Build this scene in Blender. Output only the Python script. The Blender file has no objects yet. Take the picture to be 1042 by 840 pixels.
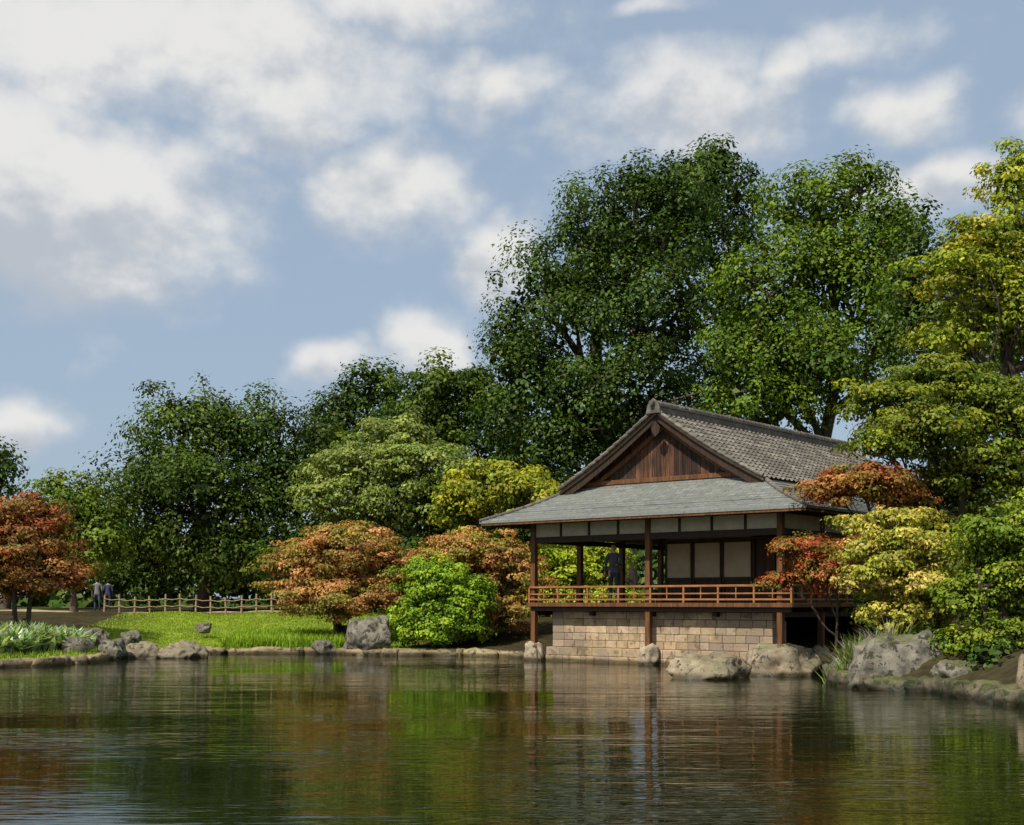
import bpy, bmesh, math, random
import numpy as np
from mathutils import Vector, Matrix
random.seed(7)
RNG = np.random.default_rng(11)
S = bpy.context.scene
S.view_settings.view_transform = 'Standard'
S.view_settings.look = 'None'
S.view_settings.exposure = 0
F = 1324.0; H = 1.9; HY = 612.0
def P(px, py, d):           # survey bearing + distance -> world position
    return ((px-521)/F*d, d, H+(HY-py)/F*d)
def link(o): S.collection.objects.link(o); return o
def empty(name, loc=(0,0,0), rz=0):
    o = bpy.data.objects.new(name, None); o.location = loc; o.rotation_euler = (0,0,rz); o.empty_display_size=.3
    return link(o)
# ---------------------------------------------------------------- node helpers
def newmat(name):
    m = bpy.data.materials.new(name); m.use_nodes = True
    nt = m.node_tree; nt.nodes.clear()
    return m, nt
def N(nt, t, **kw):
    n = nt.nodes.new(t)
    for k, v in kw.items(): setattr(n, k, v)
    return n
def setin(nt, sock, v):
    if isinstance(v, bpy.types.NodeSocket): nt.links.new(v, sock)
    else: sock.default_value = v
def M(nt, op, a, b=0.0, c=0.0, clamp=False):
    n = N(nt, 'ShaderNodeMath', operation=op); n.use_clamp = clamp
    setin(nt, n.inputs[0], a); setin(nt, n.inputs[1], b)
    if op in ('MULTIPLY_ADD','COMPARE','WRAP','SMOOTH_MAX','SMOOTH_MIN'): setin(nt, n.inputs[2], c)
    return n.outputs[0]
def MIXC(nt, f, a, b, bt='MIX'):
    n = N(nt, 'ShaderNodeMix', data_type='RGBA', blend_type=bt)
    setin(nt, n.inputs[0], f); setin(nt, n.inputs[6], a); setin(nt, n.inputs[7], b)
    return n.outputs[2]
def MR(nt, v, a, b, c=0.0, d=1.0, smooth=True):
    n = N(nt, 'ShaderNodeMapRange'); n.interpolation_type = 'SMOOTHSTEP' if smooth else 'LINEAR'
    setin(nt, n.inputs[0], v)
    for i, x in enumerate((a,b,c,d)): setin(nt, n.inputs[i+1], x)
    return n.outputs[0]
def c4(c): return (c[0], c[1], c[2], 1)
def noise(nt, vec, scale, detail=5, rough=.6, dist=0):
    n = N(nt, 'ShaderNodeTexNoise'); n.inputs['Scale'].default_value = scale
    n.inputs['Detail'].default_value = detail; n.inputs['Roughness'].default_value = rough
    n.inputs['Distortion'].default_value = dist
    if vec is not None: nt.links.new(vec, n.inputs['Vector'])
    return n.outputs['Fac']
def mapping(nt, vec, scale=(1,1,1), rot=(0,0,0)):
    n = N(nt, 'ShaderNodeMapping'); n.inputs['Scale'].default_value = scale; n.inputs['Rotation'].default_value = rot
    nt.links.new(vec, n.inputs['Vector']); return n.outputs[0]
def surf(name, c1, c2, scale=4, stretch=(1,1,1), rough=.75, bump=.3, bscale=None, attr=False, spots=None, wet=False, spec=.3, big=None, moss=None):
    m, nt = newmat(name)
    tc = N(nt, 'ShaderNodeTexCoord'); v = mapping(nt, tc.outputs['Object'], stretch)
    n1 = noise(nt, v, scale, 6, .65)
    f = MR(nt, n1, .3, .7)
    col = MIXC(nt, f, c4(c1), c4(c2))
    if big:
        nb = noise(nt, tc.outputs['Object'], big[0], 4, .6)
        col = MIXC(nt, MR(nt, nb, .42, .62), col, c4(big[1]))
    if spots:
        nb = noise(nt, tc.outputs['Object'], spots[0], 3, .7)
        col = MIXC(nt, MR(nt, nb, spots[2], spots[2]+.06), col, c4(spots[1]))
    g = N(nt, 'ShaderNodeNewGeometry')
    if moss:
        sn = N(nt, 'ShaderNodeSeparateXYZ'); nt.links.new(g.outputs['Normal'], sn.inputs[0])
        mo = MR(nt, M(nt, 'MULTIPLY', sn.outputs[2], M(nt,'ADD',n1,.35)), .5, .72, 0, moss)
        col = MIXC(nt, mo, col, (.09,.1,.03,1))
    if attr:
        a = N(nt, 'ShaderNodeAttribute'); a.attribute_name = 'Col'
        col = MIXC(nt, 1.0, col, a.outputs['Color'], 'MULTIPLY')
    rgh = rough
    if wet:
        sx = N(nt, 'ShaderNodeSeparateXYZ'); nt.links.new(g.outputs['Position'], sx.inputs[0])
        zz = M(nt, 'ADD', sx.outputs[2], M(nt, 'MULTIPLY', n1, -.15))
        w = MR(nt, zz, -.02, .1)
        dk = MIXC(nt, 1.0, col, (.28,.27,.22,1), 'MULTIPLY')
        col = MIXC(nt, w, dk, col)
        rgh = MR(nt, w, 0, 1, .3, rough)
    b = N(nt, 'ShaderNodeBsdfPrincipled'); setin(nt, b.inputs['Base Color'], col); setin(nt, b.inputs['Roughness'], rgh)
    b.inputs['Specular IOR Level'].default_value = spec
    if bump > .06:
        bp = N(nt, 'ShaderNodeBump'); bp.inputs['Strength'].default_value = bump; bp.inputs['Distance'].default_value = .04
        n2 = noise(nt, v, bscale or scale*2.5, 6, .7)
        nt.links.new(n2, bp.inputs['Height']); nt.links.new(bp.outputs[0], b.inputs['Normal'])
    o = N(nt, 'ShaderNodeOutputMaterial'); nt.links.new(b.outputs[0], o.inputs[0])
    return m
def leafmat(name, trans=.35, gl=.04):
    m, nt = newmat(name)
    a = N(nt, 'ShaderNodeAttribute'); a.attribute_name = 'Col'
    d = N(nt, 'ShaderNodeBsdfDiffuse'); nt.links.new(a.outputs['Color'], d.inputs['Color'])
    t = N(nt, 'ShaderNodeBsdfTranslucent')
    tcol = MIXC(nt, 1.0, a.outputs['Color'], (1.4,1.4,.45,1), 'MULTIPLY'); nt.links.new(tcol, t.inputs['Color'])
    mx = N(nt, 'ShaderNodeMixShader'); mx.inputs[0].default_value = trans
    nt.links.new(d.outputs[0], mx.inputs[1]); nt.links.new(t.outputs[0], mx.inputs[2])
    gs = N(nt, 'ShaderNodeBsdfGlossy'); gs.inputs['Roughness'].default_value = .5; gs.inputs['Color'].default_value = (.9,.95,.6,1)
    m2 = N(nt, 'ShaderNodeMixShader'); m2.inputs[0].default_value = gl
    nt.links.new(mx.outputs[0], m2.inputs[1]); nt.links.new(gs.outputs[0], m2.inputs[2])
    o = N(nt, 'ShaderNodeOutputMaterial'); nt.links.new(m2.outputs[0], o.inputs[0])
    return m
LEAF = leafmat('leaf', .24, .02); GRASSM = leafmat('grass_blade', .35, .02)
BARK = surf('bark', (.035,.026,.018), (.11,.085,.06), 3, (1,1,.25), .9, .8)
# ---------------------------------------------------------------- mesh helpers
def fast_mesh(name, verts, quads, cols=None, mat=None, parent=None, nside=4):
    me = bpy.data.meshes.new(name)
    nv, nf = len(verts), len(quads)
    me.vertices.add(nv); me.vertices.foreach_set('co', np.ascontiguousarray(verts, dtype=np.float32).ravel())
    me.loops.add(nf*nside); me.loops.foreach_set('vertex_index', np.ascontiguousarray(quads, dtype=np.int32).ravel())
    me.polygons.add(nf); me.polygons.foreach_set('loop_start', np.arange(nf, dtype=np.int32)*nside)
    if cols is not None:
        a = me.color_attributes.new('Col', 'FLOAT_COLOR', 'POINT')
        cc = np.ones((nv,4), dtype=np.float32); cc[:,:3] = cols
        a.data.foreach_set('color', cc.ravel())
    me.update(calc_edges=True)
    if mat: me.materials.append(mat)
    o = link(bpy.data.objects.new(name, me))
    if parent: o.parent = parent
    return o
def pymesh(name, verts, faces, mat, parent=None, bevel=0, smooth=False, cols=None):
    me = bpy.data.meshes.new(name); me.from_pydata([tuple(v) for v in verts], [], faces); me.update()
    if cols is not None:
        a = me.color_attributes.new('Col', 'FLOAT_COLOR', 'POINT')
        for i, c in enumerate(cols): a.data[i].color = (c[0], c[1], c[2], 1)
    me.materials.append(mat)
    if smooth: me.polygons.foreach_set('use_smooth', [True]*len(me.polygons))
    o = link(bpy.data.objects.new(name, me))
    if bevel:
        b = o.modifiers.new('b', 'BEVEL'); b.width = bevel; b.segments = 2; b.limit_method = 'ANGLE'
    if parent: o.parent = parent
    return o
class G:
    def __init__(s): s.v=[]; s.f=[]; s.c=[]
    def add(s, vs, fs, c=(1,1,1)):
        o=len(s.v); s.v += [tuple(x) for x in vs]; s.f += [tuple(i+o for i in f) for f in fs]; s.c += [c]*len(vs)
    def box(s, x0,x1,y0,y1,z0,z1, c=(1,1,1)):
        vs=[(x,y,z) for z in (z0,z1) for x,y in ((x0,y0),(x1,y0),(x1,y1),(x0,y1))]
        s.add(vs, [(0,3,2,1),(4,5,6,7),(0,1,5,4),(1,2,6,5),(2,3,7,6),(3,0,4,7)], c)
    def beam(s, p, q, w, h, up=(0,0,1), c=(1,1,1), tip=1.0):
        p=Vector(p); q=Vector(q); d=(q-p).normalized(); r=d.cross(Vector(up)).normalized(); u=r.cross(d)
        vs=[]
        for a,k in ((p,1),(q,tip)):
            for i,j in ((-1,-1),(1,-1),(1,1),(-1,1)): vs.append(a + r*(w/2*i*k) + u*(h/2*j*k))
        s.add(vs, [(3,2,1,0),(4,5,6,7),(0,1,5,4),(1,2,6,5),(2,3,7,6),(3,0,4,7)], c)
    def cyl(s, p, q, r0, r1=None, n=10, c=(1,1,1)):
        r1 = r0 if r1 is None else r1
        p=Vector(p); q=Vector(q); d=(q-p).normalized(); a=d.orthogonal().normalized(); b=d.cross(a)
        vs=[]
        for o,r in ((p,r0),(q,r1)):
            for i in range(n):
                t=2*math.pi*i/n; vs.append(o+a*(math.cos(t)*r)+b*(math.sin(t)*r))
        fs=[(i,(i+1)%n,n+(i+1)%n,n+i) for i in range(n)]+[tuple(range(n-1,-1,-1)),tuple(range(n,2*n))]
        s.add(vs, fs, c)
    def obj(s, name, mat, parent=None, bevel=0, smooth=False):
        return pymesh(name, s.v, s.f, mat, parent, bevel, smooth, s.c)
# ---------------------------------------------------------------- foliage
def unit(n):
    v = RNG.normal(size=(n,3)); return v/np.linalg.norm(v,axis=1,keepdims=True)
def leaves(pos, nrm, size, aspect=.6):
    n=len(pos); r=unit(n); t=np.cross(nrm,r); t/=np.linalg.norm(t,axis=1,keepdims=True)+1e-9
    b=np.cross(nrm,t); s=size[:,None]
    v=np.empty((n,4,3)); v[:,0]=pos-t*s*.5; v[:,1]=pos+b*s*.5*aspect-t*s*.08+nrm*s*.08; v[:,2]=pos+t*s*.5; v[:,3]=pos-b*s*.5*aspect-t*s*.08+nrm*s*.08
    return v.reshape(-1,3), np.arange(n*4).reshape(n,4)
def tube(g, pts, radii, n=7):
    o=len(g.v); vs=[]; k=len(pts)
    for i,(p,r) in enumerate(zip(pts,radii)):
        d=(Vector(pts[min(i+1,k-1)])-Vector(pts[max(i-1,0)])).normalized()
        a=d.cross(Vector((.31,.95,.05))).normalized(); b=d.cross(a)
        for j in range(n):
            t=2*math.pi*j/n; vs.append(Vector(p)+a*math.cos(t)*r+b*math.sin(t)*r)
    fs=[(i*n+j,i*n+(j+1)%n,(i+1)*n+(j+1)%n,(i+1)*n+j) for i in range(k-1) for j in range(n)]
    g.add(vs,fs)
def limb(g, a, b, r0, r1, wob=.12, seg=6, sag=0):
    a=Vector(a); b=Vector(b); L=(b-a).length; pts=[]; rr=[]
    off=[Vector((random.gauss(0,1),random.gauss(0,1),random.gauss(0,.5)))*L*wob*.5 for _ in range(2)]
    for i in range(seg+1):
        t=i/seg; p=a.lerp(b,t)+off[0]*math.sin(math.pi*t)+off[1]*math.sin(2*math.pi*t)*.5+Vector((0,0,sag*L*math.sin(math.pi*t)))
        pts.append(p); rr.append(r0+(r1-r0)*t**.8)
    tube(g,pts,rr); return pts
TOTAL=[0]
def crown(lobes, cs, lpc, ls, pal, flat=.8, k=1.5, fill=1.0, inner=.4, jit=.22, up=.45):
    P_,N_,S_,C_=[],[],[],[]; cents=[]
    pal=np.array(pal,float)
    for (x,y,z,rx,ry,rz) in lobes:
        area=4*math.pi*((rx*ry)**1.6/3+(rx*rz)**1.6/3+(ry*rz)**1.6/3)**(1/1.6)
        n=max(4,int(k*area/(math.pi*cs*cs*max(flat,.5))))
        d=unit(n); d[:,2]=np.where((d[:,2]<-.3)&(RNG.random(n)<.5),-d[:,2],d[:,2])
        r=inner+(1.04-inner)*RNG.random(n)**.55
        r*=1+RNG.normal(0,jit*.45,n)
        c=np.array([x,y,z])+d*r[:,None]*np.array([rx,ry,rz])
        cents.append(c)
        cr=cs*RNG.uniform(.5,1.4,n)
        m=RNG.poisson(lpc*(cr/cs)**2).clip(4)
        idx=np.repeat(np.arange(n),m); tot=len(idx)
        ld=unit(tot); rad=RNG.random(tot)**.4*(1+np.where(RNG.random(tot)<.08,RNG.random(tot)*.5,0))
        ax=RNG.uniform(.7,1.3,(n,3)); ax[:,2]*=flat
        pos=c[idx]+ld*(rad*cr[idx])[:,None]*ax[idx]
        pos[:,2]-=(rad**2)*cr[idx]*.22
        nm=ld*.75+d[idx]*.4+np.array([0,0,up])+RNG.normal(0,.3,(tot,3)); nm/=np.linalg.norm(nm,axis=1,keepdims=True)
        w=RNG.random((n,1))*.75; ci=RNG.integers(0,len(pal),n); cj=RNG.integers(0,len(pal),n)
        cc=pal[ci]*(1-w)+pal[cj]*w; cc=cc*RNG.uniform(.7,1.25,(n,1))
        lc=cc[idx]*RNG.lognormal(0,.16,(tot,1))*RNG.lognormal(0,.06,(tot,3))
        P_.append(pos);N_.append(nm);S_.append(ls*RNG.uniform(.6,1.35,tot));C_.append(lc)
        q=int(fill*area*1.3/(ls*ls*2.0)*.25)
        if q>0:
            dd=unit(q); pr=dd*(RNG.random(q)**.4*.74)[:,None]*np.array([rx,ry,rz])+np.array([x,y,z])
            P_.append(pr);N_.append(unit(q));S_.append(ls*RNG.uniform(1.5,2.5,q));C_.append(np.tile(pal[0]*.4,(q,1))*RNG.uniform(.7,1.1,(q,1)))  # core leaves close gaps; canopy's inner shade is painted into their darkened colour
    pos=np.concatenate(P_);nm=np.concatenate(N_);sz=np.concatenate(S_);cl=np.concatenate(C_)
    keep=pos[:,2]>.15
    pos,nm,sz,cl=pos[keep],nm[keep],sz[keep],cl[keep]
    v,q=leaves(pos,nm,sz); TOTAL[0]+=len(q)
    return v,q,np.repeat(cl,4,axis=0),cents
def tree(name, base, d, lobes_px, cs, lpc, ls, pal, flat=.8, k=1.5, fill=1.0, trunk=.3, depth=.85, inner=.4, forks=7, up=.4, stems=1, jit=.22):
    L=[]
    for l in lobes_px:
        dd=d+(l[4] if len(l)>4 else 0); x,y,z=P(l[0],l[1],dd); rx=l[2]*dd/F; rz=l[3]*dd/F
        L.append((x,y,z,rx,max(rx*depth,.4),rz))
    root=empty(name,(0,0,0))
    v,q,c,cents=crown(L,cs,lpc,ls,pal,flat,k,fill,inner,jit,up)
    fast_mesh('crown',v,q,c,LEAF,root)
    g=G(); bz=terrain_z(base[0],base[1])-.2
    cx=np.mean([l[0] for l in L]); cy=np.mean([l[1] for l in L]); zlo=min(l[2]-l[5] for l in L); ztop=max(l[2]+l[5]*.5 for l in L)
    for s in range(stems):
        bb=Vector((base[0]+random.uniform(-.3,.3)*(stems>1),base[1]+random.uniform(-.3,.3)*(stems>1),bz))
        top=Vector((cx*.7+base[0]*.3,cy*.7+base[1]*.3,zlo+(ztop-zlo)*.62)) + Vector((random.uniform(-1,1),random.uniform(-1,1),0))*(.9 if stems>1 else .3)
        tp=limb(g,bb,top,trunk,trunk*.3,.05,9)
        tube(g,[bb,bb+Vector((0,0,.35)),bb+Vector((0,0,.9))],[trunk*1.6,trunk*1.15,trunk*.98],9)
        for i,(l,cc) in enumerate(zip(L,cents)):
            if stems>1 and i%stems!=s: continue
            t=tp[min(len(tp)-1,max(2,int(len(tp)*(.3+.6*(l[2]-zlo)/(ztop-zlo+.01))))) if len(tp)>4 else -1]
            mid=limb(g,t,(l[0],l[1],l[2]-l[5]*.2),trunk*.45,trunk*.18,.12,6)
            for j in range(forks):
                e=cc[random.randrange(len(cc))]
                a=mid[random.randrange(2,len(mid))]
                sub=limb(g,a,e,trunk*.2,trunk*.05,.14,5)
                for _ in range(2):
                    e2=cc[np.argmin(np.sum((cc-np.array(sub[3])-RNG.normal(0,cs*1.5,3))**2,axis=1))]
                    limb(g,sub[3],e2,trunk*.09,trunk*.03,.1,4)
    g.obj('trunk_and_limbs',BARK,root,smooth=True)
    return root
# ---------------------------------------------------------------- terrain
POND=[(-60,-20),(-60,20),(-34,27),(-24,33),(-18,36.3),(-14.6,37),(-13.4,38.2),(-13.1,40),(-13.0,42),(-13.2,45),(-12.2,46.4),(-10.9,46.8),(-8.4,46.9),(-6.4,46.6),(-5.2,45.8),(-4.1,45.2),(-2.9,45.5),(-1.7,45.2),(-.5,44.3),(.6,43.0),(1.2,41.7),(7.4,36.5),(8.4,34.5),(8.1,32),(7.5,29.5),(7.7,28.0),(8.75,27.0),(9.1,25),(9.3,23.7),(10.2,20),(11.5,14),(14,6),(18,-4),(20,-20)]
PA=np.array(POND,float)
def sdist(x,y):
    x=np.asarray(x,float); y=np.asarray(y,float); dmin=np.full(x.shape,1e9); ins=np.zeros(x.shape,bool)
    n=len(PA)
    for i in range(n):
        a=PA[i]; b=PA[(i+1)%n]; ab=b-a
        t=np.clip(((x-a[0])*ab[0]+(y-a[1])*ab[1])/(ab@ab),0,1)
        dmin=np.minimum(dmin,np.hypot(x-a[0]-t*ab[0],y-a[1]-t*ab[1]))
        cr=((a[1]>y)!=(b[1]>y))&(x<(b[0]-a[0])*(y-a[1])/(b[1]-a[1]+1e-12)+a[0]); ins^=cr
    return np.where(ins,-dmin,dmin)
def sst(t): t=np.clip(t,0,1); return t*t*(3-2*t)
def tz(x,y):
    x=np.asarray(x,float); y=np.asarray(y,float); d=sdist(x,y)
    bump=.05*np.sin(x*1.7+.3*y)*np.sin(y*1.3)+.08*np.sin(x*.35+1)*np.sin(y*.28)
    right=sst((x-7.6)/1.2)*sst((37-y)/2)
    out=.22+1.2*sst(d/12)*(1-right)+right*.75*sst(d/1.8)+bump*sst(d/3)
    out+= .8*sst((d-40)/80)
    return np.where(d<-.15,-.5-.9*sst(-d/3),-.5+(out+.5)*sst((d+.15)/.3))
def terrain_z(x,y): return float(tz(np.array([x]),np.array([y]))[0])
def axis(a,b,step,lo,hi):
    c=list(np.arange(a,b+1e-6,step)); s=step; v=c[-1]
    while v<hi: s*=1.35; v+=s; c.append(v)
    s=step; v=c[0]; pre=[]
    while v>lo: s*=1.35; v-=s; pre.append(v)
    return np.array(pre[::-1]+c)
xs=axis(-30,22,.22,-2500,2500); ys=axis(18,66,.22,-2500,3500)
X,Y=np.meshgrid(xs,ys); Z=tz(X,Y)
nx,ny=len(xs),len(ys)
ii=(np.arange(ny-1)[:,None]*nx+np.arange(nx-1)[None,:]).ravel()
Q=np.stack([ii,ii+1,ii+nx+1,ii+nx],1)
d=sdist(X,Y)
lawn=sst((X+17)/3)*sst((-2.5-X)/2.5)*sst((Y-38)/2)*sst((57.5-Y)/1.2)
lawn=np.maximum(lawn, sst((-13-X)/1)*sst((-X)/3)*sst((41-Y)/2)*.8)
sand=sst((Y-57.5)/1)*sst((63.5-Y)/2)*sst((-6-X)/3)
cg=np.array([.17,.23,.025]); cs_=np.array([.4,.3,.18]); cb=np.array([.05,.042,.022]); cmud=np.array([.03,.03,.015])
far=sst((d-30)/40)
col=cb[None,None]*(1-far[...,None])+np.array([.05,.09,.02])*far[...,None]
col=col*(1-lawn[...,None])+cg*lawn[...,None]; col=col*(1-sand[...,None])+cs_*sand[...,None]
col=np.where((d<0)[...,None],cmud,col)
m,nt=newmat('ground_cover')
tc=N(nt,'ShaderNodeTexCoord'); a=N(nt,'ShaderNodeAttribute'); a.attribute_name='Col'
n1=noise(nt,tc.outputs['Object'],3.5,6,.7); n2=noise(nt,tc.outputs['Object'],.6,4,.6)
f=MR(nt,n1,.3,.7,.6,1.4,False); f2=MR(nt,n2,.3,.7,.7,1.25,False); ff=M(nt,'MULTIPLY',f,f2)
cmb=N(nt,'ShaderNodeVectorMath',operation='SCALE'); nt.links.new(a.outputs['Color'],cmb.inputs[0]); nt.links.new(ff,cmb.inputs['Scale'])
b=N(nt,'ShaderNodeBsdfDiffuse'); nt.links.new(cmb.outputs[0],b.inputs['Color'])
bp=N(nt,'ShaderNodeBump'); bp.inputs['Strength'].default_value=.6; bp.inputs['Distance'].default_value=.06; nt.links.new(noise(nt,tc.outputs['Object'],9,4,.7),bp.inputs['Height']); nt.links.new(bp.outputs[0],b.inputs['Normal'])
o=N(nt,'ShaderNodeOutputMaterial'); nt.links.new(b.outputs[0],o.inputs[0])
fast_mesh('ground',np.stack([X.ravel(),Y.ravel(),Z.ravel()],1),Q,col.reshape(-1,3),m)
# ---------------------------------------------------------------- water
m,nt=newmat('pond_water')
tc=N(nt,'ShaderNodeTexCoord')
b=N(nt,'ShaderNodeBsdfPrincipled'); b.inputs['Base Color'].default_value=(.010,.014,.003,1); b.inputs['Roughness'].default_value=.01; b.inputs['IOR'].default_value=1.333
v1=mapping(nt,tc.outputs['Object'],(.4,1.7,1),(0,0,.08)); v2=mapping(nt,tc.outputs['Object'],(.8,4.6,1),(0,0,-.12)); v3=mapping(nt,tc.outputs['Object'],(.10,.22,1))
a1=noise(nt,v1,1.0,2,.5,.3); a2=noise(nt,v2,2.0,2,.5,.2); calm=MR(nt,noise(nt,v3,1.0,3,.5),.36,.64,.25,1.15)
hgt=M(nt,'ADD',M(nt,'MULTIPLY',a1,.55),M(nt,'MULTIPLY',a2,.26)); hgt=M(nt,'MULTIPLY',hgt,calm)
bp=N(nt,'ShaderNodeBump'); bp.inputs['Strength'].default_value=1; bp.inputs['Distance'].default_value=.032; nt.links.new(hgt,bp.inputs['Height']); nt.links.new(bp.outputs[0],b.inputs['Normal'])
o=N(nt,'ShaderNodeOutputMaterial'); nt.links.new(b.outputs[0],o.inputs[0])
pymesh('water',[(-62,-22,0),(24,-22,0),(24,50,0),(-62,50,0)],[(0,1,2,3)],m)
# ---------------------------------------------------------------- rocks
ROCKW=surf('rock_warm',(.17,.13,.085),(.42,.34,.235),2.2,rough=.85,bump=1,bscale=5,spots=(6,(.08,.07,.045),.56),wet=True,big=(1.3,(.22,.185,.13)),moss=.4)
ROCKG=surf('rock_grey',(.08,.072,.057),(.25,.225,.18),3,rough=.9,bump=1,bscale=6,spots=(5,(.045,.045,.027),.53),wet=True,moss=.65)
def rock_geo(w,dp,h,seed,sub=4,boxy=0):
    bm=bmesh.new(); bmesh.ops.create_icosphere(bm,subdivisions=sub,radius=1)
    rs=random.Random(seed); from mathutils import noise as mn
    off=Vector((rs.uniform(0,90),rs.uniform(0,90),rs.uniform(0,90)))
    planes=[(Vector((rs.gauss(0,1),rs.gauss(0,1),rs.gauss(.2,.7))).normalized(),rs.uniform(.6,.85)) for _ in range(11 if not boxy else 4)]
    for v in bm.verts:
        c=v.co.copy()
        if boxy:
            mx=max(abs(c.x),abs(c.y),abs(c.z)); c=c.lerp(c/mx*.8,boxy)
        for n,k in planes:
            t=c.dot(n)-k
            if t>0: c-=n*t*.92
        if c.z>.55: c.z=.55+(c.z-.55)*.3
        c+=v.co*(mn.fractal(c*1.6+off,1,2,5)*.16+mn.fractal(c*5+off,1,2,3)*.05)
        v.co=Vector((c.x*w/1.7,c.y*dp/1.7,c.z*h/1.25))
    vs=[v.co.copy() for v in bm.verts]; fs=[tuple(x.index for x in f.verts) for f in bm.faces]; bm.free(); return vs,fs
def rock(name,px,py_base,wpx,hpx,d,mat,seed,dep=.7):
    x=(px-521)/F*d; w=wpx/F*d; h=hpx/F*d; zb=H+(HY-py_base)/F*d
    vs,fs=rock_geo(w,w*dep,h*1.5,seed,5 if w>1 else 4)
    o=pymesh(name,vs,fs,mat,smooth=True); o.location=(x,d,zb+h*.3); o.rotation_euler=(0,0,random.uniform(-.4,.4)); return o
rock('boulder',722,700,82,30,32.3,ROCKW,3,.8)
rock('boulder',802,694,80,35,33.6,ROCKW,5,.8)
rock('boulder',916,703,112,52,28.6,ROCKG,8,.6)
rock('boulder',376,662,44,31,46.2,ROCKG,12)
rock('boulder',187,672,46,16,43.5,ROCKW,14)
rock('boulder',147,671,36,15,43.3,ROCKW,17)
rock('boulder',113,670,32,18,42.4,ROCKG,19)
rock('boulder',96,655,30,14,45,ROCKG,23)
rock('boulder',133,656,22,13,46,ROCKG,24)
rock('boulder',208,640,15,6,50,ROCKG,27)
rock('boulder',1050,716,30,46,24.2,ROCKW,31)
rock('boulder',985,700,60,26,27.3,ROCKG,33)
rock('boulder',330,664,22,12,46.6,ROCKG,37)
rock('boulder',78,662,26,13,41.8,ROCKG,39)
rock('boulder',862,690,30,18,31.5,ROCKG,41)
def edging(name,pts,hw,hh,mat,lo,hi,top=.26):
    g=G(); rs=random.Random(4)
    for i in range(len(pts)-1):
        a=Vector((*pts[i],0)); b2=Vector((*pts[i+1],0)); L=(b2-a).length; t=0
        while t<L:
            w=min(rs.uniform(lo,hi),L-t+.1); c=a.lerp(b2,min(1,(t+w/2)/L)); ang=math.atan2(b2.y-a.y,b2.x-a.x)+rs.uniform(-.06,.06)
            vs,fs=rock_geo(w*1.2,hw*rs.uniform(.8,1.2),hh*rs.uniform(.8,1.15),rs.random()*1000,3,.8)
            R=Matrix.Rotation(ang,3,'Z'); tn=rs.uniform(.6,1.2); nrm=Vector((-math.sin(ang),math.cos(ang),0))*rs.uniform(-.08,.12)
            g.add([R@v+c+nrm+Vector((0,0,top-hh*.5+rs.uniform(-.05,.02))) for v in vs],fs,(tn,tn*.98,tn*.94)); t+=w*rs.uniform(.85,1)
    return g.obj(name,mat,smooth=True)
EDGE=surf('edge_stone',(.2,.155,.09),(.42,.33,.21),3,rough=.9,bump=.8,attr=True,wet=True,spots=(4,(.08,.08,.03),.56),moss=.3)
edging('stone_edging',POND[3:21],.4,.42,EDGE,.5,1.5,.24)
DK=surf('edge_stone_dark',(.06,.053,.038),(.17,.145,.10),3,rough=.9,bump=.8,attr=True,wet=True,spots=(4,(.04,.05,.018),.5),moss=.6)
edging('stone_edging',POND[22:32],.6,.6,DK,.5,1.2,.3)
# ---------------------------------------------------------------- PAVILION
TH=math.atan2(-.637,.77)
PAV=empty('japanese_pavilion',(4.07,38.75,0),TH)
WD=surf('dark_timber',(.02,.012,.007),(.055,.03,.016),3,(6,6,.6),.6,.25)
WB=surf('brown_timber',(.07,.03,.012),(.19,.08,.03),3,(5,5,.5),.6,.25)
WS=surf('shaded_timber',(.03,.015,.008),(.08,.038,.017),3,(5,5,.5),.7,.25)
WH=surf('rail_timber',(.22,.085,.028),(.42,.18,.06),3,(.8,.8,4),.5,.2)
GB=surf('gable_boards',(.022,.012,.008),(.14,.062,.03),2.5,(5,5,.5),.7,.4,attr=True,big=(1.1,(.033,.02,.013)))
PL=surf('plaster',(.45,.4,.3),(.58,.52,.41),3,rough=.9,bump=.1)
SH=surf('shoji_paper',(.4,.32,.21),(.48,.4,.28),1.5,rough=.9,bump=.05)
STW=surf('wall_stone',(.36,.26,.16),(.55,.42,.28),5,rough=.9,bump=.7,attr=True,wet=True,spots=(3,(.24,.18,.11),.57),big=(.7,(.33,.26,.19)))
STB=surf('base_stone',(.24,.19,.13),(.46,.38,.28),4,rough=.9,bump=.7,wet=True,spots=(5,(.1,.09,.055),.56))
m,nt=newmat('slate_skirt')
uv=N(nt,'ShaderNodeUVMap'); br=N(nt,'ShaderNodeTexBrick'); nt.links.new(uv.outputs[0],br.inputs['Vector'])
br.inputs['Color1'].default_value=(.15,.16,.155,1); br.inputs['Color2'].default_value=(.25,.26,.24,1); br.inputs['Mortar'].default_value=(.07,.072,.068,1)
br.inputs['Scale'].default_value=1; br.inputs['Mortar Size'].default_value=.012; br.inputs['Brick Width'].default_value=.32; br.inputs['Row Height'].default_value=1; br.inputs['Bias'].default_value=-.2
tc=N(nt,'ShaderNodeTexCoord'); nn=noise(nt,tc.outputs['Object'],1.4,6,.7); nn2=noise(nt,tc.outputs['Object'],9,4,.7)
cc=MIXC(nt,MR(nt,nn,.42,.7),br.outputs[0],(.19,.195,.165,1)); cc=MIXC(nt,MR(nt,nn2,.5,.7,0,.7),cc,(.085,.088,.075,1))
b=N(nt,'ShaderNodeBsdfPrincipled'); nt.links.new(cc,b.inputs['Base Color']); b.inputs['Roughness'].default_value=.55; b.inputs['Specular IOR Level'].default_value=.4
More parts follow.
